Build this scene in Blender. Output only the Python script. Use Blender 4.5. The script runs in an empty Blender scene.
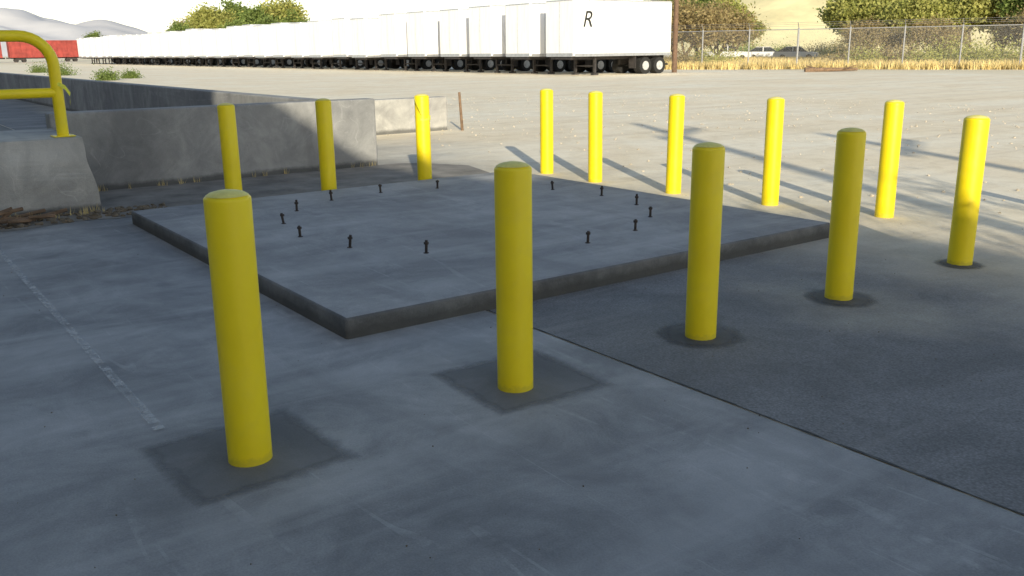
import bpy, bmesh, math, random
from mathutils import Vector, Matrix, noise
random.seed(7)
sc=bpy.context.scene
sc.view_settings.view_transform='Standard'
sc.view_settings.look='None'
sc.view_settings.exposure=0
COL=bpy.context.collection

# ------------------------------------------------------------ materials
def mat_base(name):
    m=bpy.data.materials.new(name); m.use_nodes=True
    nt=m.node_tree; b=nt.nodes['Principled BSDF']
    return m,nt,b
def N(nt,t,**k):
    n=nt.nodes.new(t)
    for a,v in k.items(): setattr(n,a,v)
    return n
def coords(nt,scale=(1,1,1),rot=(0,0,0)):
    tc=N(nt,'ShaderNodeTexCoord'); mp=N(nt,'ShaderNodeMapping')
    mp.inputs['Scale'].default_value=scale; mp.inputs['Rotation'].default_value=rot
    nt.links.new(tc.outputs['Object'],mp.inputs['Vector']); return mp.outputs['Vector']
def nz(nt,vec,scale,detail=6,rough=.6,dist=0):
    n=N(nt,'ShaderNodeTexNoise'); n.inputs['Scale'].default_value=scale
    n.inputs['Detail'].default_value=detail; n.inputs['Roughness'].default_value=rough
    n.inputs['Distortion'].default_value=dist
    nt.links.new(vec,n.inputs['Vector']); return n.outputs['Fac']
def ramp(nt,fac,stops):
    r=N(nt,'ShaderNodeValToRGB'); e=r.color_ramp.elements
    while len(e)<len(stops): e.new(.5)
    for i,(p,c) in enumerate(stops):
        e[i].position=p; e[i].color=(c if len(c)==4 else (*c,1)) if not isinstance(c,(int,float)) else (c,c,c,1)
    nt.links.new(fac,r.inputs['Fac']); return r.outputs['Color']
def mix(nt,fac,a,b,mode='MIX'):
    m=N(nt,'ShaderNodeMix',data_type='RGBA',blend_type=mode)
    for s,v in ((0,fac),(6,a),(7,b)):
        if isinstance(v,bpy.types.NodeSocket): nt.links.new(v,m.inputs[s])
        elif isinstance(v,(int,float)): m.inputs[s].default_value=v if s==0 else (v,v,v,1)
        else: m.inputs[s].default_value=(*v,1)
    return m.outputs[2]
def math_(nt,op,a,b=None):
    n=N(nt,'ShaderNodeMath',operation=op)
    for i,v in enumerate((a,b)):
        if v is None: continue
        if isinstance(v,bpy.types.NodeSocket): nt.links.new(v,n.inputs[i])
        else: n.inputs[i].default_value=v
    return n.outputs[0]
def bump(nt,b,h,strength,dist=.01):
    bp=N(nt,'ShaderNodeBump'); bp.inputs['Strength'].default_value=strength; bp.inputs['Distance'].default_value=dist
    nt.links.new(h,bp.inputs['Height']); nt.links.new(bp.outputs['Normal'],b.inputs['Normal'])
def simple(name,c,rough=.6,metal=0,var=.25,scale=6,bmp=.15,bd=.005):
    m,nt,b=mat_base(name); v=coords(nt)
    f=nz(nt,v,scale)
    lo=tuple(x*(1-var) for x in c); hi=tuple(min(1,x*(1+var)) for x in c)
    nt.links.new(ramp(nt,f,[(.3,lo),(.7,hi)]),b.inputs['Base Color'])
    b.inputs['Roughness'].default_value=rough; b.inputs['Metallic'].default_value=metal
    if bmp: bump(nt,b,nz(nt,v,scale*6),bmp,bd)
    return m

def concrete(name,dark,light,stain=.5,rough=.8,big_scale=.7,scr=.15,blot=.55,foot=False,edge=0):
    m,nt,b=mat_base(name); v=coords(nt)
    big=nz(nt,v,big_scale,8,.62,.6); med=nz(nt,v,5,8,.7); fine=nz(nt,v,120,3,.6)
    c=ramp(nt,big,[(.36,dark),(.64,light)])
    c=mix(nt,.5,c,ramp(nt,med,[(.25,.5),(.75,1.)]),'MULTIPLY')
    c=mix(nt,blot,c,ramp(nt,nz(nt,v,1.9,9,.72,1.5),[(.36,(.54,.55,.57)),(.6,(1,1,1))]),'MULTIPLY')
    c=mix(nt,.5,c,ramp(nt,fine,[(.3,.55),(.7,1.)]),'MULTIPLY')
    vs=coords(nt,(.35,2.2,1),(0,0,math.radians(38)))
    st=nz(nt,vs,.9,5,.55,.8)
    c=mix(nt,ramp(nt,st,[(.48,0),(.72,stain)]),c,light)
    vs2=coords(nt,(1.8,.3,1),(0,0,math.radians(20)))
    st2=nz(nt,vs2,.8,5,.6,1.2)
    c=mix(nt,ramp(nt,st2,[(.48,0),(.74,stain)]),c,tuple(x*.55 for x in dark))
    for rt,th in ((12,.010),(-31,.008)):
        vs3=coords(nt,(1,.06,1),(0,0,math.radians(rt)))
        s3=nz(nt,vs3,1.3,2,.5,.15)
        ab=N(nt,'ShaderNodeMath',operation='COMPARE'); nt.links.new(s3,ab.inputs[0]); ab.inputs[1].default_value=.57; ab.inputs[2].default_value=th*.35
        br=math_(nt,'MULTIPLY',ab.outputs[0],ramp(nt,med,[(.45,0),(.6,scr)]))
        c=mix(nt,br,c,tuple(min(1,x*1.3) for x in light))
    vo=N(nt,'ShaderNodeTexVoronoi'); vo.inputs['Scale'].default_value=7; nt.links.new(v,vo.inputs['Vector'])
    c=mix(nt,ramp(nt,vo.outputs['Distance'],[(.02,.4),(.05,0)]),c,tuple(x*.5 for x in dark))
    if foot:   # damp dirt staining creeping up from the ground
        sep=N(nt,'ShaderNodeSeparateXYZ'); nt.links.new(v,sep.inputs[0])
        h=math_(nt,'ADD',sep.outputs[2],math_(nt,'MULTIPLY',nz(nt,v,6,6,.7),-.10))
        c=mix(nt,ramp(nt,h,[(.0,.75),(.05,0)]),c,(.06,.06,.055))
    nt.links.new(c,b.inputs['Base Color'])
    nt.links.new(ramp(nt,med,[(.3,rough-.15),(.7,min(1,rough+.1))]),b.inputs['Roughness'])
    bump(nt,b,mix(nt,.5,med,fine),.45,.006)
    if edge:   # feathered outline: the topping thins out into the older surface
        sep=N(nt,'ShaderNodeSeparateXYZ'); nt.links.new(v,sep.inputs[0])
        if edge>0: d=math_(nt,'MAXIMUM',math_(nt,'ABSOLUTE',sep.outputs[0]),math_(nt,'ABSOLUTE',sep.outputs[1]))
        else:
            ln=N(nt,'ShaderNodeVectorMath',operation='LENGTH'); nt.links.new(v,ln.inputs[0]); d=ln.outputs['Value']
        d=math_(nt,'ADD',d,math_(nt,'MULTIPLY',nz(nt,v,9,7,.75),.10))
        E=abs(edge)
        a=ramp(nt,d,[(E-.025,.85),(E+.05,0)])
        tp=N(nt,'ShaderNodeBsdfTransparent'); ms=N(nt,'ShaderNodeMixShader')
        nt.links.new(a,ms.inputs[0]); nt.links.new(tp.outputs[0],ms.inputs[1]); nt.links.new(b.outputs[0],ms.inputs[2]); nt.links.new(ms.outputs[0],nt.nodes['Material Output'].inputs['Surface'])
    return m

M_conc=concrete('apron_concrete',(.33,.335,.335),(.61,.605,.59),.5)
M_slab=concrete('pad_concrete',(.36,.363,.365),(.56,.555,.54),.5)
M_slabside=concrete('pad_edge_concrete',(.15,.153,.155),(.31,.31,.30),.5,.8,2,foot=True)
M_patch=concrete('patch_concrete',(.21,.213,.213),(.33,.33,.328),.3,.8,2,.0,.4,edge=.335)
M_collar=concrete('collar_asphalt',(.13,.132,.132),(.24,.24,.238),.3,edge=-.22)
M_wall=concrete('wall_concrete',(.30,.302,.30),(.49,.485,.465),.5,foot=True)
M_wall2=concrete('old_concrete',(.40,.39,.37),(.68,.66,.60),.6,foot=True)
M_dirt=simple('packed_dirt',(.25,.23,.20),.95,0,.35,2.5,.6,.02)

def pavement():
    m,nt,b=mat_base('asphalt_lot'); v=coords(nt)
    vor=N(nt,'ShaderNodeTexVoronoi'); vor.inputs['Scale'].default_value=85; nt.links.new(v,vor.inputs['Vector'])
    agg=ramp(nt,vor.outputs['Distance'],[(.0,.50),(.35,.29),(.8,.13)])
    fine=nz(nt,v,60,5,.75)
    agg=mix(nt,.4,agg,ramp(nt,fine,[(.35,.14),(.65,.46)]))
    med=nz(nt,v,1.6,9,.72,.8); big=nz(nt,v,.35,6,.6,.8)
    c=mix(nt,.95,agg,ramp(nt,med,[(.34,(.50,.51,.52)),(.64,(1,1,1))]),'MULTIPLY')
    c=mix(nt,.7,c,ramp(nt,big,[(.35,(.62,.64,.65)),(.65,(1.,1.,1.))]),'MULTIPLY')
    c=mix(nt,.24,c,(.36,.35,.335))
    tk=nz(nt,coords(nt,(.18,1.5,1),(0,0,math.radians(52))),.9,5,.6,.8)
    c=mix(nt,ramp(nt,tk,[(.52,0),(.7,.5)]),c,(.43,.41,.38))
    sep=N(nt,'ShaderNodeSeparateXYZ'); nt.links.new(v,sep.inputs[0])
    ad=N(nt,'ShaderNodeMath',operation='MULTIPLY_ADD'); nt.links.new(nz(nt,v,.5,7,.6),ad.inputs[0]); ad.inputs[1].default_value=5; nt.links.new(sep.outputs[0],ad.inputs[2])
    mr=N(nt,'ShaderNodeMapRange'); mr.inputs[1].default_value=7.2; mr.inputs[2].default_value=11.0
    nt.links.new(ad.outputs[0],mr.inputs[0])
    f2=nz(nt,v,.25,9,.7,.6); f3=nz(nt,v,30,4,.7); f4=nz(nt,v,2.2,8,.72,1)
    sunlit_dust=ramp(nt,f2,[(.3,(.90,.77,.55)),(.5,(.97,.87,.67)),(.7,(.99,.94,.78))])  # pale lot dirt, brightened and warmed in colour to stand in for sun
    tr=nz(nt,coords(nt,(.12,1.6,1),(0,0,math.radians(-24))),1.1,5,.6,.6)
    sunlit_dust=mix(nt,ramp(nt,tr,[(.48,0),(.70,.42)]),sunlit_dust,(.66,.55,.39))
    sunlit_dust=mix(nt,.45,sunlit_dust,ramp(nt,f4,[(.34,(.72,.68,.60)),(.55,(1,1,1))]),'MULTIPLY')
    sunlit_dust=mix(nt,.25,sunlit_dust,ramp(nt,f3,[(.3,.6),(.6,1.)]),'MULTIPLY')
    c=mix(nt,mr.outputs[0],c,sunlit_dust)
    nt.links.new(c,b.inputs['Base Color']); b.inputs['Roughness'].default_value=.9
    bump(nt,b,mix(nt,.5,vor.outputs['Distance'],f3),.4,.006)
    return m
M_asph=pavement()
def groundm():
    m,nt,b=mat_base('dry_ground'); v=coords(nt)
    f=nz(nt,v,.05,8,.65); g=nz(nt,v,3,6,.7)
    c=ramp(nt,f,[(.3,(.80,.70,.49)),(.7,(.95,.86,.66))])
    c=mix(nt,.3,c,ramp(nt,g,[(.3,.6),(.7,1.)]),'MULTIPLY')
    nt.links.new(c,b.inputs['Base Color']); b.inputs['Roughness'].default_value=.95
    bump(nt,b,g,.4,.02); return m
M_ground=groundm()

def yellow():
    m,nt,b=mat_base('yellow_paint'); v=coords(nt)
    f=nz(nt,v,3,6,.6); g=nz(nt,v,40,4,.6)
    c=ramp(nt,f,[(.3,(.92,.71,.003)),(.7,(.99,.80,.005))])
    sep=N(nt,'ShaderNodeSeparateXYZ'); nt.links.new(v,sep.inputs[0])
    ad=N(nt,'ShaderNodeMath',operation='MULTIPLY_ADD'); nt.links.new(g,ad.inputs[0]); ad.inputs[1].default_value=-.06; nt.links.new(sep.outputs[2],ad.inputs[2])
    k=ramp(nt,ad.outputs[0],[(.0,.35),(.02,0)])
    c=mix(nt,k,c,(.45,.36,.05))
    c=mix(nt,ramp(nt,nz(nt,v,7,6,.7),[(.5,0),(.8,.10)]),c,(.62,.55,.25))
    nt.links.new(c,b.inputs['Base Color'])
    nt.links.new(ramp(nt,g,[(.3,.42),(.7,.58)]),b.inputs['Roughness'])
    b.inputs['Coat Weight'].default_value=.12; b.inputs['Coat Roughness'].default_value=.3
    bump(nt,b,mix(nt,.4,g,nz(nt,v,9,3,.5)),.2,.003); return m
M_yel=yellow()
M_cap=simple('pale_cap_paint',(.88,.79,.22),.6,0,.12,25)  # cap tops paler than the post colour
M_bolt=simple('rusty_bolt_steel',(.05,.04,.035),.6,.4,.4,40)
M_dark=simple('dark_rubber',(.02,.02,.02),.9,0,.3,20)
M_seal=simple('joint_sealant',(.07,.07,.07),.95,0,.5,15,.5)
M_chassis=simple('chassis_steel',(.05,.045,.045),.7,.2,.4,4)
M_alum=simple('aluminium',(.55,.56,.58),.4,.7,.15,5)
M_rim=simple('wheel_rim',(.6,.6,.6),.45,.4,.2,8)
M_wood=simple('weathered_wood',(.20,.13,.08),.9,0,.4,8,.6,.01)
M_pole=simple('utility_pole_wood',(.16,.10,.065),.9,0,.3,5,.5,.01)
M_galv=simple('galvanised_steel',(.42,.42,.42),.5,.6,.15,9)
M_red=simple('railcar_red',(.30,.05,.04),.8,0,.35,.8)
M_rock=simple('debris_soil',(.20,.16,.11),.95,0,.5,12,.8,.02)
M_stone=simple('pale_stones',(.55,.48,.37),.95,0,.35,3,.6,.01)
M_glass=simple('dark_glass',(.03,.035,.04),.1,0,.1,3,0)
M_carw=simple('white_car_paint',(.8,.8,.8),.3,0,.05,2,0)
M_cars=simple('silver_car_paint',(.42,.44,.47),.3,.4,.05,2,0)
M_tape=simple('caution_tape',(.75,.75,.05),.5,0,.2,30)
M_black=simple('black_lettering',(.015,.015,.015),.6,0,.1,5,0)
M_grass=simple('dry_grass_blades',(.66,.52,.23),.9,0,.35,.6,0)
M_bark=simple('bark',(.16,.12,.08),.95,0,.35,6,.6,.02)
M_roof=simple('roofing',(.35,.34,.33),.9)
m,nt,b=mat_base('worn_line_paint'); v=coords(nt)
b.inputs['Base Color'].default_value=(.72,.72,.70,1); b.inputs['Roughness'].default_value=.8
tp=N(nt,'ShaderNodeBsdfTransparent'); ms=N(nt,'ShaderNodeMixShader')
nt.links.new(ramp(nt,nz(nt,v,14,7,.75),[(.40,0),(.60,.6)]),ms.inputs[0]); nt.links.new(tp.outputs[0],ms.inputs[1]); nt.links.new(b.outputs[0],ms.inputs[2]); nt.links.new(ms.outputs[0],nt.nodes['Material Output'].inputs['Surface'])
M_line=m

def trailer_paint():
    m,nt,b=mat_base('trailer_white'); v=coords(nt)
    f=nz(nt,coords(nt,(3,3,.5)),1.5,6,.65)
    c=ramp(nt,f,[(.3,(.80,.80,.79)),(.62,(.93,.93,.92))])
    nt.links.new(c,b.inputs['Base Color']); b.inputs['Roughness'].default_value=.45
    w=N(nt,'ShaderNodeTexWave',wave_type='BANDS',bands_direction='X'); w.inputs['Scale'].default_value=1.3; nt.links.new(v,w.inputs['Vector'])
    bump(nt,b,w.outputs['Fac'],.1,.01); return m
M_trl=trailer_paint()
def cladding():
    m,nt,b=mat_base('metal_cladding'); v=coords(nt)
    w=N(nt,'ShaderNodeTexWave',wave_type='BANDS',bands_direction='Y'); w.inputs['Scale'].default_value=1.6; nt.links.new(v,w.inputs['Vector'])
    f=nz(nt,v,1,6,.6)
    c=ramp(nt,f,[(.3,(.60,.60,.58)),(.7,(.70,.69,.66))])
    nt.links.new(c,b.inputs['Base Color']); b.inputs['Roughness'].default_value=.5
    bump(nt,b,w.outputs['Fac'],.8,.03); return m
M_clad=cladding()
def leafm(name,c1,c2):
    m,nt,b=mat_base(name); v=coords(nt)
    g=N(nt,'ShaderNodeNewGeometry'); f=nz(nt,v,.9,3,.6)
    c=mix(nt,g.outputs['Random Per Island'],c1,c2)
    c=mix(nt,.6,c,ramp(nt,f,[(.35,.5),(.65,1.)]),'MULTIPLY')
    nt.links.new(c,b.inputs['Base Color']); b.inputs['Roughness'].default_value=.7
    tr=N(nt,'ShaderNodeBsdfTranslucent'); nt.links.new(c,tr.inputs['Color'])
    ms=N(nt,'ShaderNodeMixShader'); ms.inputs[0].default_value=.3
    nt.links.new(b.outputs[0],ms.inputs[1]); nt.links.new(tr.outputs[0],ms.inputs[2])
    nt.links.new(ms.outputs[0],nt.nodes['Material Output'].inputs['Surface']); return m
M_leafg=leafm('leaves_green',(.13,.20,.04),(.28,.35,.09))
M_leafy=leafm('leaves_spring',(.30,.33,.07),(.56,.54,.16))
M_leafb=leafm('leaves_brown',(.30,.22,.10),(.48,.39,.17))

# ------------------------------------------------------------ mesh helpers
def obj(name,me,mat=None,parent=None,loc=(0,0,0),smooth=False):
    o=bpy.data.objects.new(name,me); COL.objects.link(o); o.location=loc
    if mat is not None and not me.materials: me.materials.append(mat)
    if parent: o.parent=parent
    if smooth:
        for p in me.polygons: p.use_smooth=True
    return o
def empty(name,loc=(0,0,0),rz=0):
    e=bpy.data.objects.new(name,None); COL.objects.link(e); e.location=loc; e.rotation_euler=(0,0,rz); e.empty_display_size=.2
    return e
def bm_box(bm,lo,hi):
    m=Matrix.Translation([(a+b)/2 for a,b in zip(lo,hi)])@Matrix.Diagonal([abs(b-a) for a,b in zip(lo,hi)]+[1])
    return bmesh.ops.create_cube(bm,size=1,matrix=m)['verts']
def mesh_boxes(name,boxes,bevel=0,seg=2):
    bm=bmesh.new()
    for lo,hi in boxes: bm_box(bm,lo,hi)
    if bevel: bmesh.ops.bevel(bm,geom=bm.edges[:],offset=bevel,segments=seg,affect='EDGES',profile=.5)
    me=bpy.data.meshes.new(name); bm.to_mesh(me); bm.free(); return me
def bm_cyl(bm,p0,p1,r0,r1=None,seg=12,caps=True):
    r1=r0 if r1 is None else r1
    p0=Vector(p0);p1=Vector(p1);d=p1-p0
    q=d.to_track_quat('Z','Y').to_matrix().to_4x4()
    return bmesh.ops.create_cone(bm,cap_ends=caps,segments=seg,radius1=r0,radius2=r1,depth=d.length,matrix=Matrix.Translation((p0+p1)/2)@q)['verts']
def fin(bm,name):
    me=bpy.data.meshes.new(name); bm.to_mesh(me); bm.free(); return me
def lathe(name,prof,seg=40):
    vs=[];fs=[]
    for r,z in prof:
        for i in range(seg):
            a=2*math.pi*i/seg; vs.append((r*math.cos(a),r*math.sin(a),z))
    for k in range(len(prof)-1):
        for i in range(seg):
            j=(i+1)%seg; fs.append((k*seg+i,k*seg+j,(k+1)*seg+j,(k+1)*seg+i))
    fs.append(tuple((len(prof)-1)*seg+i for i in range(seg)))
    me=bpy.data.meshes.new(name); me.from_pydata(vs,[],fs)
    for p in me.polygons[:-1]: p.use_smooth=True
    return me
def pipe(name,pts,r,mat,parent=None):
    cu=bpy.data.curves.new(name,'CURVE'); cu.dimensions='3D'; cu.bevel_depth=r; cu.bevel_resolution=5; cu.use_fill_caps=True
    s=cu.splines.new('POLY'); s.points.add(len(pts)-1)
    for i,p in enumerate(pts): s.points[i].co=(*p,1)
    t=bpy.data.objects.new('t',cu); COL.objects.link(t); bpy.context.view_layer.update()
    me=bpy.data.meshes.new_from_object(t.evaluated_get(bpy.context.evaluated_depsgraph_get()))
    bpy.data.objects.remove(t); me.materials.clear()
    return obj(name,me,mat,parent,smooth=True)
def sheet(name,x0,x1,y0,y1,z,mat):
    me=bpy.data.meshes.new(name); me.from_pydata([(x0,y0,z),(x1,y0,z),(x1,y1,z),(x0,y1,z)],[],[(0,1,2,3)]); return obj(name,me,mat)

# ------------------------------------------------------------ camera
H=1.55
cd=bpy.data.cameras.new("camera"); cam=bpy.data.objects.new("camera",cd); COL.objects.link(cam)
cd.sensor_width=36; cd.lens=36*903/1024; cd.clip_end=9000; cd.clip_start=.05
cam.matrix_world=Matrix.Translation((0,0,H))@Matrix.Rotation(math.radians(-36.2),4,'Z')@Matrix.Rotation(math.radians(90-14.8),4,'X')@Matrix.Rotation(math.radians(-0.7),4,'Z')
sc.camera=cam

# ------------------------------------------------------------ light
EL=math.radians(17.3); AZ=math.radians(28)
w=bpy.data.worlds.new("World"); sc.world=w; w.use_nodes=True
wt=w.node_tree
bg=wt.nodes['Background']; sky=wt.nodes.new('ShaderNodeTexSky')
sky.sky_type='NISHITA'; sky.sun_disc=False; sky.sun_elevation=EL; sky.sun_rotation=AZ+math.pi
sky.dust_density=1.0; sky.air_density=1.0; sky.ozone_density=1.0
tc=wt.nodes.new('ShaderNodeTexCoord'); sp=wt.nodes.new('ShaderNodeSeparateXYZ'); wt.links.new(tc.outputs['Generated'],sp.inputs[0])
hz=ramp(wt,sp.outputs[2],[(.0,(1,1,1)),(.08,(.74,.74,.74)),(.45,(0,0,0))])
hm=mix(wt,1.0,hz,(5.4,5.1,4.65),'MULTIPLY')
ad=mix(wt,1.0,sky.outputs[0],hm,'ADD')
wt.links.new(ad,bg.inputs[0]); bg.inputs[1].default_value=.15
sl=bpy.data.lights.new('sun','SUN'); sl.energy=5; sl.angle=math.radians(.5); sl.color=(1,.91,.72)
so=bpy.data.objects.new('sun',sl); COL.objects.link(so); so.location=(-20,-30,20)
so.rotation_euler=Vector((math.sin(AZ)*math.cos(EL),math.cos(AZ)*math.cos(EL),-math.sin(EL))).to_track_quat('-Z','Y').to_euler()

# ------------------------------------------------------------ ground
sheet('ground',-4000,4000,-4000,4000,0,M_ground)
sheet('asphalt_lot',3.02,49,-30,170,.004,M_asph)
sheet('concrete_apron',-5.05,3.0,-30,9.4,.008,M_conc)
sheet('dock_yard',-5.05,3.0,11.5,90,.004,M_wall2)
sheet('painted_line',.865,.91,3.75,9.0,.0125,M_line)
vs=[];n=90
for i in range(n+1):
    x=-2+8.6*i/n; vs.append((x,9.3+.22*noise.noise((x*1.3,0,0))+.05*noise.noise((x*7,0,0))-(.0 if x<2 else .05),.0125))
vs+=[(6.9,10.4,.0125),(6.6,11.0,.0125),(6.3,11.28,.0125),(-2,11.28,.0125)]
me=bpy.data.meshes.new('dirt_strip'); me.from_pydata(vs,[],[tuple(range(len(vs)))]); obj('dirt_strip',me,M_dirt)
vs=[];fs=[];n=400
for i in range(n+1):
    y=-6+10.36*i/n
    c=3.008+.008*noise.noise((y*2,0,0))+.004*noise.noise((y*14,0,0)); wd=.005+.007*noise.noise((y*9,5,0))
    vs+= [(c-wd,y,.0125),(c+wd,y,.0125)]
    if i: k=2*i; fs.append((k-2,k-1,k+1,k))
me=bpy.data.meshes.new('pavement_joint'); me.from_pydata(vs,[],fs); obj('pavement_joint',me,M_seal)

def patch(name,cx,cy,s,rot,mat,z=.0125):
    me=bpy.data.meshes.new(name); me.from_pydata([(-s,-s,0),(s,-s,0),(s,s,0),(-s,s,0)],[],[(0,1,2,3)])
    o=obj(name,me,mat,None,(cx,cy,z)); o.rotation_euler=(0,0,rot); return o
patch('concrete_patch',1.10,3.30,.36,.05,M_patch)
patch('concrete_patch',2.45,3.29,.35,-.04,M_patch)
def collar(cx,cy,r):
    bm=bmesh.new(); rings=[(.30,0.0015),(.2,.004),(.13,.008),(.07,.012)]
    seg=40; rows=[]
    for k,(rr,z) in enumerate(rings):
        row=[]
        for i in range(seg):
            a=2*math.pi*i/seg
            row.append(bm.verts.new((rr*math.cos(a),rr*math.sin(a),z+.004*noise.noise((cx+rr*math.cos(a)*20,rr*math.sin(a)*20,0))*(k>0))))
        rows.append(row)
    for k in range(len(rows)-1):
        for i in range(seg):
            j=(i+1)%seg; bm.faces.new((rows[k][i],rows[k][j],rows[k+1][j],rows[k+1][i]))
    o=obj('asphalt_collar',fin(bm,'asphalt_collar'),M_collar,None,(cx,cy,.0045),smooth=True); o.scale=(r,r,1)
for c in ((3.66,3.24,1.15),(4.92,3.21,1.05),(6.38,3.22,.8)): collar(*c)

# ------------------------------------------------------------ raised pad
pad=empty('concrete_pad')
bm=bmesh.new(); bm_box(bm,(2.07,4.38,-.05),(6.5,8.86,.13))
top=[e for e in bm.edges if all(v.co.z>.1 for v in e.verts)]
ver=[e for e in bm.edges if abs(e.verts[0].co.z-e.verts[1].co.z)>.1]
bmesh.ops.bevel(bm,geom=top+ver,offset=.02,segments=4,affect='EDGES',profile=.5)
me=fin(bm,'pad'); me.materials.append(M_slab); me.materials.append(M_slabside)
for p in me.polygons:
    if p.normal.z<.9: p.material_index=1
obj('pad_body',me,None,pad)
bm=bmesh.new()
for k in range(16):
    a=math.radians(22.5*k); x=4.41+1.6*math.cos(a); y=6.68+1.63*math.sin(a)
    tl=(random.uniform(-.012,.012),random.uniform(-.012,.012))
    bm_cyl(bm,(x,y,.12),(x+tl[0],y+tl[1],.13+random.uniform(.085,.105)),.0105,seg=10)
    bm_cyl(bm,(x,y,.13),(x,y,.134),.020,seg=16)
    bm_cyl(bm,(x+tl[0]*.6,y+tl[1]*.6,.195),(x+tl[0]*.6,y+tl[1]*.6,.212),.018,seg=6)
obj('anchor_bolts',fin(bm,'anchor_bolts'),M_bolt,pad)

# ------------------------------------------------------------ bollards
R=.084
bprof=[(R+.001,-.02),(R,0.02),(R,1.035),(R-.001,1.043),(R-.006,1.049),(R-.02,1.056),(.05,1.064),(.025,1.068),(.004,1.069)]
bol_me=lathe('bollard_body',bprof,48); bol_me.materials.append(M_yel)
bol_cap=lathe('bollard_cap',[(R-.008,1.0525),(.062,1.0615),(.04,1.0675),(.02,1.071),(.003,1.072)],40); bol_cap.materials.append(M_cap)
pos=[(1.09,3.24),(2.37,3.22),(3.63,3.21),(4.90,3.21),(6.38,3.22),(7.70,4.64),(7.44,5.74),(7.26,6.90),(7.20,8.12),(7.24,9.10),(5.43,9.12),(4.19,9.08),(3.12,9.02),(8.3,2.0),(8.1,.7)]  # last two are out of view, added to cast shadow streaks
for x,y in pos:
    e=empty('safety_bollard',(x,y,0),random.uniform(0,6))
    e.rotation_euler=(random.uniform(-.008,.008),random.uniform(-.008,.008),e.rotation_euler[2])
    obj('post',bol_me,None,e); obj('cap',bol_cap,None,e)
def ribbon(name,pts,wd,mat,parent=None):
    vs=[];fs=[]
    for i,p in enumerate(pts):
        vs+=[(p[0],p[1],p[2]-wd/2),(p[0]+.01*math.sin(i),p[1]+.01,p[2]+wd/2)]
        if i: k=2*i; fs.append((k-2,k-1,k+1,k))
    me=bpy.data.meshes.new(name); me.from_pydata(vs,[],fs); return obj(name,me,mat,parent)
ribbon('caution_tape',[(5.43+.089*math.cos(a),9.12+.089*math.sin(a),.80) for a in [i*math.pi/8 for i in range(17)]]+[(5.36,9.04,.86),(5.31,9.02,.95),(5.26,9.0,1.05)],.05,M_tape)

# ------------------------------------------------------------ walls and dock
wall=mesh_boxes('retaining_wall',[((1.9,11.3,-.1),(5.98,11.55,.92))],.02); obj('retaining_wall',wall,M_wall)
wall=mesh_boxes('retaining_wall',[((5.35,11.555,-.1),(5.6,75,.90))],.02); obj('retaining_wall',wall,M_wall)
wall=mesh_boxes('retaining_wall',[((5.61,15.5,-.1),(9.8,15.75,.66))],.02); obj('retaining_wall',wall,M_wall2)
dock=empty('loading_dock')
bm=bmesh.new(); bm_box(bm,(-5.0,9.85,-.1),(1.92,11.29,.76))
bmesh.ops.subdivide_edges(bm,edges=bm.edges[:],cuts=20,use_grid_fill=True)
for v in bm.verts:
    q=noise.noise(v.co*2.1)+.5*noise.noise(v.co*6)
    if v.co.y<9.9: v.co.y+=.02*q
    if v.co.x>1.8: v.co.x+=.04*q+ .12*(1-max(0,v.co.z)/.76)
    if v.co.z>.7 and (v.co.y<9.9 or v.co.x>1.8): v.co.z-=.02*abs(q)
obj('dock_body',fin(bm,'dock_body'),M_wall2,dock)
obj('dock_mat',mesh_boxes('edge',[((-5,10.15,.765),(1.2,11.2,.80))],.01),M_chassis,dock)
rail=empty('safety_railing')
rz=1.73; PX=1.79
pts=[(-2.5,10.02,rz),(PX-.28,10.02,rz)]+[(PX-.28+.28*math.sin(t),10.02,rz-.28+.28*math.cos(t)) for t in [i*math.pi/16 for i in range(1,9)]]+[(PX,10.02,.74)]
pipe('top_rail',pts,.055,M_yel,rail)
pipe('mid_rail',[(-2.5,10.02,1.19),(PX,10.02,1.19)],.048,M_yel,rail)
pipe('post_1',[(-.4,10.02,.74),(-.4,10.02,rz)],.045,M_yel,rail)
pipe('post_2',[(-2.5,10.02,.74),(-2.5,10.02,rz)],.045,M_yel,rail)
obj('base_plate',mesh_boxes('bp',[((PX-.1,9.93,.762),(PX+.1,10.12,.772))]),M_yel,rail)
ribbon('tape',[(PX,9.96,1.28),(PX+.06,9.95,1.24),(PX+.10,9.96,1.17),(PX+.09,9.95,1.08)],.04,M_tape,rail)

def rocks(name,n,xr,yr,s,mat,z=0.01,flat=.5):
    bm=bmesh.new()
    for i in range(n):
        r=random.uniform(*s); x=random.uniform(*xr); y=random.uniform(*yr)
        vs=bmesh.ops.create_icosphere(bm,subdivisions=1,radius=r,matrix=Matrix.Translation((x,y,z+r*flat*.5))@Matrix.Rotation(random.uniform(0,6),4,'Z')@Matrix.Diagonal((1,random.uniform(.5,1),flat,1)))['verts']
        for v in vs: v.co+=Vector([random.uniform(-.25,.25)*r for _ in range(3)])
    return obj(name,fin(bm,name),mat)
rocks('rubble',260,(.6,2.6),(9.3,9.84),(.01,.045),M_rock)
bm=bmesh.new()
for i in range(14):
    x=random.uniform(.7,1.5); y=random.uniform(9.35,9.8); a=random.uniform(-.5,.5); L=random.uniform(.15,.5)
    bm_cyl(bm,(x-L/2*math.cos(a),y-L/2*math.sin(a),random.uniform(.03,.12)),(x+L/2*math.cos(a),y+L/2*math.sin(a),random.uniform(.03,.16)),.018,seg=6)
obj('scrap_wood',fin(bm,'scrap_wood'),M_wood)
rocks('grit',260,(-.5,9),(1.2,7.5),(.0015,.0045),M_rock,.01,.7)
rocks('loose_stones',1100,(8,24),(4,26),(.006,.026),M_stone,.004,.6)
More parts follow.
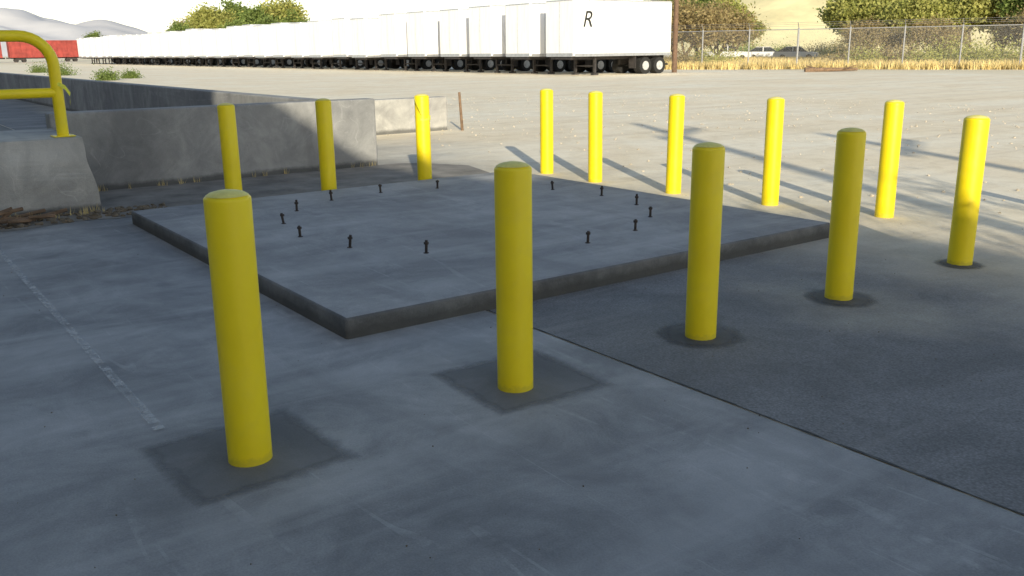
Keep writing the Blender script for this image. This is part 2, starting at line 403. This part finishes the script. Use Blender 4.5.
def tufts(name,pts,h,mat,blades=7,wd=.012):
    vs=[];fs=[]
    for (x,y) in pts:
        for b in range(blades):
            a=random.uniform(0,6.28); l=h*random.uniform(.4,1.1); t=random.uniform(.1,.6)
            ox=random.uniform(-.5,.5)*h*.5; oy=random.uniform(-.5,.5)*h*.5
            p=(x+ox,y+oy); k=len(vs); ww=wd*random.uniform(.6,1.3)
            vs+=[(p[0]-ww*math.sin(a),p[1]+ww*math.cos(a),0),(p[0]+ww*math.sin(a),p[1]-ww*math.cos(a),0),(p[0]+math.cos(a)*l*t,p[1]+math.sin(a)*l*t,l)]
            fs.append((k,k+1,k+2))
    me=bpy.data.meshes.new(name); me.from_pydata(vs,[],fs); return obj(name,me,mat)
tufts('weeds',[(random.uniform(1.9,5.9),random.uniform(11.2,11.28)) for _ in range(22)]+[(random.uniform(.3,2.0),random.uniform(9.6,9.83)) for _ in range(40)],.10,M_grass,7,.004)
st=empty('wooden_stake',(9.95,15.2,0)); bm=bmesh.new(); bm_cyl(bm,(0,0,0),(-.05,0,.75),.03,.025,8); obj('stake',fin(bm,'stake'),M_wood,st)

# ------------------------------------------------------------ warehouse (unseen; middle roof lowered to let sun onto the wall)
wh=empty('warehouse')
XB=-5.06; HB=8.0; HL=7.3; YA=-14.2; YC=-3.5
obj('walls',mesh_boxes('walls',[((XB-22,-28,0),(XB,YA-.002,HB-.25)),((XB-22,YA,0),(XB,YC,HL-.25)),((XB-22,YC+.002,0),(XB,78,HB-.25))]),M_clad,wh)
obj('roof',mesh_boxes('roof',[((XB-22.1,-28.1,HB-.248),(XB+.02,YA-.002,HB)),((XB-22.1,YA,HL-.248),(XB+.02,YC,HL)),((XB-22.1,YC+.002,HB-.248),(XB+.02,78.1,HB))]),M_roof,wh)
obj('plinth',mesh_boxes('plinth',[((XB,-28,0),(XB+.04,9.84,.9)),((XB,11.3,0),(XB+.04,78,.9))]),M_wall2,wh)
drs=[];frs=[]
for k in range(8):
    y=-22+12*k
    if 6<y<13: continue
    for s in range(8): drs.append(((XB+.045,y-1.5,1.0+s*.37),(XB+.08,y+1.5,1.35+s*.37)))
    frs+= [((XB+.042,y-1.68,.95),(XB+.14,y-1.52,4.1)),((XB+.042,y+1.52,.95),(XB+.14,y+1.68,4.1)),((XB+.042,y-1.68,4.102),(XB+.14,y+1.68,4.25))]
obj('dock_doors',mesh_boxes('dock_doors',drs,.01,1),M_alum,wh); obj('door_frames',mesh_boxes('door_frames',frs),M_chassis,wh)

# ------------------------------------------------------------ trailers
TL=7.9; TW=2.6; TZ=4.3
body=mesh_boxes('body',[((0,0,1.12),(TL,TW,TZ))],.07,3)
ribs=[]
for i in range(1,7):
    x=i*TL/7
    ribs+= [((x-.02,-.012,1.3),(x+.02,.0,TZ-.1)),((x-.02,TW,1.3),(x+.02,TW+.012,TZ-.1))]
ribs+= [((.08,-.02,1.10),(TL-.05,-.001,1.27)),((.08,TW+.001,1.10),(TL-.05,TW+.02,1.27)),((.08,-.016,TZ-.09),(TL-.05,-.001,TZ-.03)),((-.02,.08,1.1),(-.001,TW-.08,1.3)),((-.016,.1,TZ-.1),(-.001,TW-.1,TZ-.04)),((-.012,TW/2-.02,1.32),(-.001,TW/2+.02,TZ-.12))]
trim=mesh_boxes('trim',ribs)
ch=[((.4,.75,.9),(TL,.9,1.118)),((.4,TW-.9,.9),(TL,TW-.75,1.118)),((TL-.08,.2,.5),(TL,TW-.2,.6)),((TL-.08,.6,.6),(TL,.7,1.1)),((TL-.08,TW-.7,.6),(TL,TW-.6,1.1)),
 ((5.2,.72,.55),(TL-.4,.92,.898)),((5.2,TW-.92,.55),(TL-.4,TW-.72,.898)),
 ((1.9,.35,.12),(2.05,.5,1.118)),((1.9,TW-.5,.12),(2.05,TW-.35,1.118)),((1.8,.27,.03),(2.15,.58,.12)),((1.8,TW-.58,.03),(2.15,TW-.27,.12)),((1.93,.5,.5),(2.02,TW-.5,.58)),
 ((5.0,.1,.35),(5.03,.7,1.1)),((.1,.4,.95),(1.6,TW-.4,1.118))]
chas=mesh_boxes('chassis',ch)
bm=bmesh.new(); bmr=bmesh.new()
for ax in (5.8,7.0):
    bm_cyl(bm,(ax,.3,.5),(ax,TW-.3,.5),.07,seg=8)
    for y in (.18,.48,TW-.48,TW-.18): bm_cyl(bm,(ax,y-.13,.5),(ax,y+.13,.5),.5,seg=22)
    for y,s in ((.045,-1),(TW-.045,1)):
        bm_cyl(bmr,(ax,y-.012,.5),(ax,y+.012,.5),.27,seg=20); bm_cyl(bmr,(ax,y,.5),(ax,y+s*.05,.5),.1,seg=12)
whl=fin(bm,'tyres'); rim=fin(bmr,'rims')
dm=mesh_boxes('doors',[((TL+.001,.06,1.2),(TL+.03,TW/2-.01,TZ-.1)),((TL+.001,TW/2+.01,1.2),(TL+.03,TW-.06,TZ-.1))])
for me_,mt in ((body,M_trl),(trim,M_alum),(chas,M_chassis),(whl,M_dark),(rim,M_rim),(dm,M_trl)): me_.materials.append(mt)
tr0=None
for i in range(31):
    e=empty('semi_trailer',(35+random.uniform(-.25,.25) if i else 34.6,41.0+4.3*i+(random.uniform(-.2,.2) if i else 0),0),random.uniform(-.008,.008) if i else 0)
    if i==0: tr0=e
    e.scale=(1,1,1 if i==0 else random.uniform(.96,1.01))
    for nm,me_ in (('body',body),('trim',trim),('chassis',chas),('tyres',whl),('rims',rim),('doors',dm)): obj(nm,me_,None,e)
fc=bpy.data.curves.new('letter','FONT'); fc.body='R'; fc.size=1.3; fc.extrude=.004; fc.shear=.25
t=bpy.data.objects.new('t',fc); COL.objects.link(t); bpy.context.view_layer.update()
lm=bpy.data.meshes.new_from_object(t.evaluated_get(bpy.context.evaluated_depsgraph_get())); bpy.data.objects.remove(t)
lm.materials.clear()
lo=obj('letter_mark',lm,M_black,tr0,(.6,-.02,2.75)); lo.rotation_euler=(math.radians(90),0,0)

# ------------------------------------------------------------ chain link fence
fen=empty('chain_link_fence')
A=Vector((43.3,65.2,0)); B=Vector((70,4,0)); D=(B-A); L=D.length; D.normalize()
bm=bmesh.new(); k=0; s=0
while s<L:
    p=A+D*s
    bm_cyl(bm,p,p+Vector((0,0,2.75)),.05 if k%4 else .07,seg=8)
    bm_cyl(bm,p+Vector((0,0,2.75)),p+Vector((-.3,-.13,3.1)),.025,seg=6)
    s+=3.4; k+=1
bm_cyl(bm,A+Vector((0,0,2.65)),B+Vector((0,0,2.65)),.03,seg=6)
for j in range(3):
    o=Vector((-.1*(j+1),-.043*(j+1),2.75+.115*(j+1))); bm_cyl(bm,A+o,B+o,.008,seg=4)
obj('posts_and_rails',fin(bm,'posts'),M_galv,fen)
m,nt,b=mat_base('chain_link_wire'); tc=N(nt,'ShaderNodeTexCoord')
b.inputs['Base Color'].default_value=(.45,.45,.44,1); b.inputs['Metallic'].default_value=.5; b.inputs['Roughness'].default_value=.5
facs=[]
for sg in (1,-1):
    dt=N(nt,'ShaderNodeVectorMath',operation='DOT_PRODUCT'); nt.links.new(tc.outputs['Object'],dt.inputs[0]); dt.inputs[1].default_value=(D.x*12,D.y*12,sg*12)
    fr=N(nt,'ShaderNodeMath',operation='FRACT'); nt.links.new(dt.outputs['Value'],fr.inputs[0])
    lt=N(nt,'ShaderNodeMath',operation='LESS_THAN'); nt.links.new(fr.outputs[0],lt.inputs[0]); lt.inputs[1].default_value=.07; facs.append(lt)
mx=N(nt,'ShaderNodeMath',operation='MAXIMUM'); nt.links.new(facs[0].outputs[0],mx.inputs[0]); nt.links.new(facs[1].outputs[0],mx.inputs[1])
tp=N(nt,'ShaderNodeBsdfTransparent'); ms=N(nt,'ShaderNodeMixShader')
nt.links.new(mx.outputs[0],ms.inputs[0]); nt.links.new(tp.outputs[0],ms.inputs[1]); nt.links.new(b.outputs[0],ms.inputs[2]); nt.links.new(ms.outputs[0],nt.nodes['Material Output'].inputs['Surface'])
me=bpy.data.meshes.new('mesh'); me.from_pydata([A+Vector((0,0,.04)),B+Vector((0,0,.04)),B+Vector((0,0,2.65)),A+Vector((0,0,2.65))],[],[(0,1,2,3)]); obj('wire_mesh',me,m,fen)

nrm=Vector((-D.y,D.x,0))
if nrm.x<0: nrm=-nrm
pts=[]
for i in range(15000):
    s=random.uniform(0,L); q=random.random()**1.6*60-1.6
    p=A+D*s+nrm*q
    if noise.noise((p.x*.12,p.y*.12,3))>-.25: pts.append((p.x,p.y))
tufts('dry_grass',pts,.6,M_grass,5,.035)
M_field=simple('field_soil',(.66,.54,.28),.95,0,.25,.4,.5,.03)
vs=[A+nrm*-1.5,B+nrm*-1.5,B+D*200+nrm*300,A-D*20+nrm*300]
me=bpy.data.meshes.new('grass_field'); me.from_pydata([(v.x,v.y,.006) for v in vs],[],[(0,1,2,3)]); obj('grass_field',me,M_field)

# ------------------------------------------------------------ trees
def tree_mesh(seed,h,nleaf,leaf,lmat,clump=.8,trunk=.2,low=.13,minlev=2):
    rnd=random.Random(seed); bm=bmesh.new(); tips=[]
    def br(p,d,l,r,lev):
        q=p+d*l; bm_cyl(bm,p,q,r,r*.65,7 if lev<2 else 4,False)
        if lev>=minlev: tips.append(q); tips.append(p.lerp(q,.5))
        if lev<4:
            for i in range(4 if lev==0 else 3 if lev<3 else 2):
                nd=(d*.8+Vector((rnd.uniform(-1,1),rnd.uniform(-1,1),rnd.uniform(-.3,.75)))*.9).normalized()
                br(q-d*l*rnd.uniform(0,.3),nd,(h*.26 if lev==0 else l*rnd.uniform(.62,.85)),r*.6,lev+1)
    br(Vector((0,0,-.1)),Vector((rnd.uniform(-.1,.1),rnd.uniform(-.1,.1),1)).normalized(),h*low,trunk,0)
    me=fin(bm,'wood')
    vs=[];fs=[]
    ctr=[t for t in tips if rnd.random()<.6]
    for i in range(nleaf):
        c=rnd.choice(ctr); g=Vector((rnd.gauss(0,1),rnd.gauss(0,1),rnd.gauss(0,.8)))*clump*.5
        p=c+g
        if p.z<.2: p.z=.2+rnd.random()*.6
        s=leaf*rnd.uniform(.5,1.3)
        a=Vector((rnd.uniform(-1,1),rnd.uniform(-1,1),rnd.uniform(-1,1))).normalized(); b_=a.cross(Vector((rnd.uniform(-1,1),rnd.uniform(-1,1),rnd.uniform(-1,1)))).normalized()
        k=len(vs); vs+=[p-a*s,p-b_*s*.5,p+a*s,p+b_*s*.5]; fs.append((k,k+1,k+2,k+3))
    lm=bpy.data.meshes.new('leaves'); lm.from_pydata(vs,[],fs)
    me.materials.append(M_bark); lm.materials.append(lmat); return me,lm
T1=tree_mesh(1,8,20000,.18,M_leafy,.9)
T2=tree_mesh(2,8,20000,.18,M_leafg,.9)
T3=tree_mesh(3,8,9000,.14,M_leafb,1.2)
T4=tree_mesh(5,9,20000,.19,M_leafy,1.1)
T5=tree_mesh(9,6,1500,.05,M_leafy,.5,.1,.3)
def tree(T,x,y,s=1,sz=None):
    e=empty('tree',(x,y,0),random.uniform(0,6.28)); e.scale=(s,s,sz or s)
    obj('trunk_and_limbs',T[0],None,e); obj('foliage',T[1],None,e)
def polar(px,dist):
    a=math.radians(36.2)+math.atan((px-512)/934); return dist*math.sin(a),dist*math.cos(a)
for px,d,T,s in ((866,92,T1,1.0),(890,100,T4,1.2),(915,88,T1,.9),(942,97,T2,1.2),(975,90,T4,1.0),(1005,95,T1,1.2),(1045,88,T2,1.1),(905,120,T4,1.5),(955,122,T1,1.5),(1000,125,T1,1.6),(875,130,T2,1.5),(1035,120,T4,1.5),
  (688,88,T3,1.0),(703,100,T2,1.0),(722,95,T3,1.0),(738,108,T1,.8),(676,110,T2,1.3),(715,112,T1,1.2),(700,120,T4,1.4),(875,82,T3,.6),(940,80,T3,.6),(1030,80,T3,.7)):
    x,y=polar(px,d); tree(T,x,y,s)
for px,d,T,s in ((186,215,T2,1.2),(196,260,T3,1.8),(205,235,T2,1.5),(225,225,T4,1.7),(240,230,T2,2.0),(258,220,T2,1.7),(275,232,T4,2.0),(292,226,T2,1.6),(307,240,T2,1.3),(100,300,T2,1.2),(150,320,T2,1.0)):
    x,y=polar(px,d); tree(T,x,y,s)
tree(T5,3.5,-4.9,.85)
def bush(x,y,r,mat):
    vs=[];fs=[];rnd=random
    for i in range(1300):
        g=Vector((rnd.gauss(0,.55),rnd.gauss(0,.55),abs(rnd.gauss(0,.45))))*r; s=.06*max(1,r)
        a=Vector((rnd.uniform(-1,1),rnd.uniform(-1,1),rnd.uniform(-1,1))).normalized(); b_=a.cross(Vector((.3,.5,rnd.uniform(-1,1)))).normalized()
        p=Vector((0,0,.02))+g; k=len(vs); vs+=[p-a*s,p-b_*s*.5,p+a*s,p+b_*s*.5]; fs.append((k,k+1,k+2,k+3))
    me=bpy.data.meshes.new('bush'); me.from_pydata(vs,[],fs); obj('bush',me,mat,None,(x,y,0))
for px,d,r in ((62,80,.8),(107,62,.6),(131,66,.45),(40,95,.7)):
    x,y=polar(px,d); bush(x,y,r,M_leafg)
for px,d,r in ((685,74,1.4),(705,76,1.2),(728,80,1.3),(855,78,1.5),(870,76,1.4),(885,79,1.5),(905,77,1.7),(925,75,1.3),(945,78,1.6),(965,76,1.7),(985,79,1.5),(1002,75,1.5),(1030,74,1.6)):
    x,y=polar(px,d); bush(x,y,r,random.choice((M_leafb,M_leafy,M_leafy)))
for i in range(16):
    x,y=polar(random.uniform(745,850),random.uniform(125,175)); bush(x,y,random.uniform(1,2.2),random.choice((M_leafb,M_leafy,M_leafg)))

# ------------------------------------------------------------ poles, log, vehicles, rail cars
def pole(x,y,h,rz=0):
    up=empty('utility_pole',(x,y,0),rz); bm=bmesh.new(); bm_cyl(bm,(0,0,0),(0,0,h),.17,.12,12); obj('pole',fin(bm,'pole'),M_pole,up)
    obj('crossarm',mesh_boxes('ca',[((-1.2,-.27,h-.8),(1.2,-.17,h-.67))]),M_pole,up)
    bm=bmesh.new()
    for k in (-1.1,-.5,.5,1.1): bm_cyl(bm,(k,-.22,h-.67),(k,-.22,h-.5),.05,.03,8)
    obj('insulators',fin(bm,'ins'),M_galv,up)
pole(*polar(678,60),10); pole(1.2,-9.2,8.2,.5); pole(2.9,-11.5,7.6,.5)  # the two near poles are unseen, added for their streak shadows
lg=empty('driftwood_log',(*polar(838,60),0),math.radians(-40)); bm=bmesh.new(); bm_cyl(bm,(-1.7,0,.12),(1.5,.2,.14),.15,.09,10); bm_cyl(bm,(-.8,0,.15),(-1.5,.5,.35),.06,.03,7); bm_cyl(bm,(.6,0,.15),(1.3,-.4,.4),.05,.02,7); obj('log',fin(bm,'log'),M_wood,lg)

def extrude_profile(name,prof,y0,y1,bev=.03):
    bm=bmesh.new(); a=[bm.verts.new((x,y0,z)) for x,z in prof]; b=[bm.verts.new((x,y1,z)) for x,z in prof]
    n=len(prof); bm.faces.new(a); bm.faces.new(b[::-1])
    for i in range(n): bm.faces.new((a[i],b[i],b[(i+1)%n],a[(i+1)%n]))
    bmesh.ops.recalc_face_normals(bm,faces=bm.faces[:])
    if bev: bmesh.ops.bevel(bm,geom=bm.edges[:],offset=bev,segments=2,affect='EDGES')
    return fin(bm,name)
def car(name,x,y,rz,mat,kind):
    e=empty(name,(x,y,0),rz)
    if kind=='truck':
        low=[(0,.45),(0,.95),(.15,1.0),(1.4,1.05),(3.2,1.05),(5.3,1.05),(5.4,.5)]
        cab=[(1.35,1.04),(1.95,1.7),(3.0,1.72),(3.3,1.04)]
    else:
        low=[(0,.4),(0,.75),(.2,.85),(1.1,.95),(4.5,.98),(4.65,.8),(4.65,.4)]
        cab=[(1.0,.93),(1.8,1.45),(3.4,1.47),(4.3,.95)]
    obj('body',extrude_profile('body',low,-.9,.9,.05),mat,e)
    obj('windows',extrude_profile('glass',cab,-.78,.78,.04),M_glass,e)
    x0,z0=cab[1]; x1,z1=cab[2]
    obj('roof',mesh_boxes('roof',[((x0+.02,-.74,z0-.01),(x1-.02,.74,z0+.06))],.02),mat,e)
    obj('pillars',mesh_boxes('pillars',[(((x0+x1)/2-.05,-.8,1.0),((x0+x1)/2+.05,.8,z0))]),mat,e)
    bm=bmesh.new(); wb=(low[-1][0])
    for ax in (.9,wb-1.0):
        for yy in (-.82,.82): bm_cyl(bm,(ax,yy-.11,.34),(ax,yy+.11,.34),.34,seg=18)
    obj('tyres',fin(bm,'tyres'),M_dark,e)
for nm,px,d,rz,mt,kd in (('parked_pickup_truck',755,104,125,M_carw,'truck'),('parked_car',790,110,130,M_carw,'car'),('parked_car',822,106,120,M_cars,'car')):
    x,y=polar(px,d); car(nm,x,y,math.radians(rz),mt,kd)
rb=mesh_boxes('hull',[((0,0,1.1),(15,3,4.8))],.08); rbb=mesh_boxes('ribs',[((i*1.07+.1,-.08,1.2),(i*1.07+.25,-.001,4.7)) for i in range(14)]+[((0,-.1,4.65),(15,-.001,4.82)),((0,-.1,1.05),(15,-.001,1.2))])
ru=mesh_boxes('frame',[((-.6,1.2,.8),(15.6,1.8,1.098)),((1,.4,.5),(3.2,2.6,.9)),((11.8,.4,.5),(14,2.6,.9))])
bm=bmesh.new()
for ax in (1.3,2.9,12.1,13.7):
    for yy in (.7,2.3): bm_cyl(bm,(ax,yy-.06,.45),(ax,yy+.06,.45),.45,seg=16)
rw=fin(bm,'wheels')
for a_,b_ in ((rb,M_red),(rbb,M_red),(ru,M_chassis),(rw,M_chassis)): a_.materials.append(b_)
for x in (0.5,17,33.5):
    e=empty('freight_railcar',(x,236,0))
    for nm,me_ in (('hull',rb),('ribs',rbb),('frame',ru),('wheels',rw)): obj(nm,me_,None,e)

# ------------------------------------------------------------ hills
def hill(name,a0,a1,r0,r1,hf,mat,na=90,nr=24):
    vs=[];fs=[]
    for j in range(nr+1):
        r=r0+(r1-r0)*j/nr
        for i in range(na+1):
            a=math.radians(a0+(a1-a0)*i/na); x=r*math.sin(a); y=r*math.cos(a)
            e=max(0,math.sin(math.pi*i/na))**.5; t=j/nr
            vs.append((x,y,-2+hf(math.degrees(a),x,y)*e*math.sin(min(1,t*1.3)*math.pi/2)))
    for j in range(nr):
        for i in range(na):
            k=j*(na+1)+i; fs.append((k,k+1,k+na+2,k+na+1))
    me=bpy.data.meshes.new(name); me.from_pydata(vs,[],fs); return obj(name,me,mat,smooth=True)
M_hillf=simple('hazy_ridge',(.58,.58,.60),1,0,.08,.006,0)  # distance haze put into the ridge's base colour
M_hilln=simple('dry_hillside',(.80,.71,.40),1,0,.24,.09,0)
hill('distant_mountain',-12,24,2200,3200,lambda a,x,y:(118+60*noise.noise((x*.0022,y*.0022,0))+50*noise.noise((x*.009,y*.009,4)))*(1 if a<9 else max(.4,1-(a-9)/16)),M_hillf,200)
hill('hillside',30,88,190,420,lambda a,x,y:(44+10*noise.noise((x*.012,y*.012,2))+4*noise.noise((x*.05,y*.05,1)))*min(1,max(.0,(a-36)/16)),M_hilln,160)
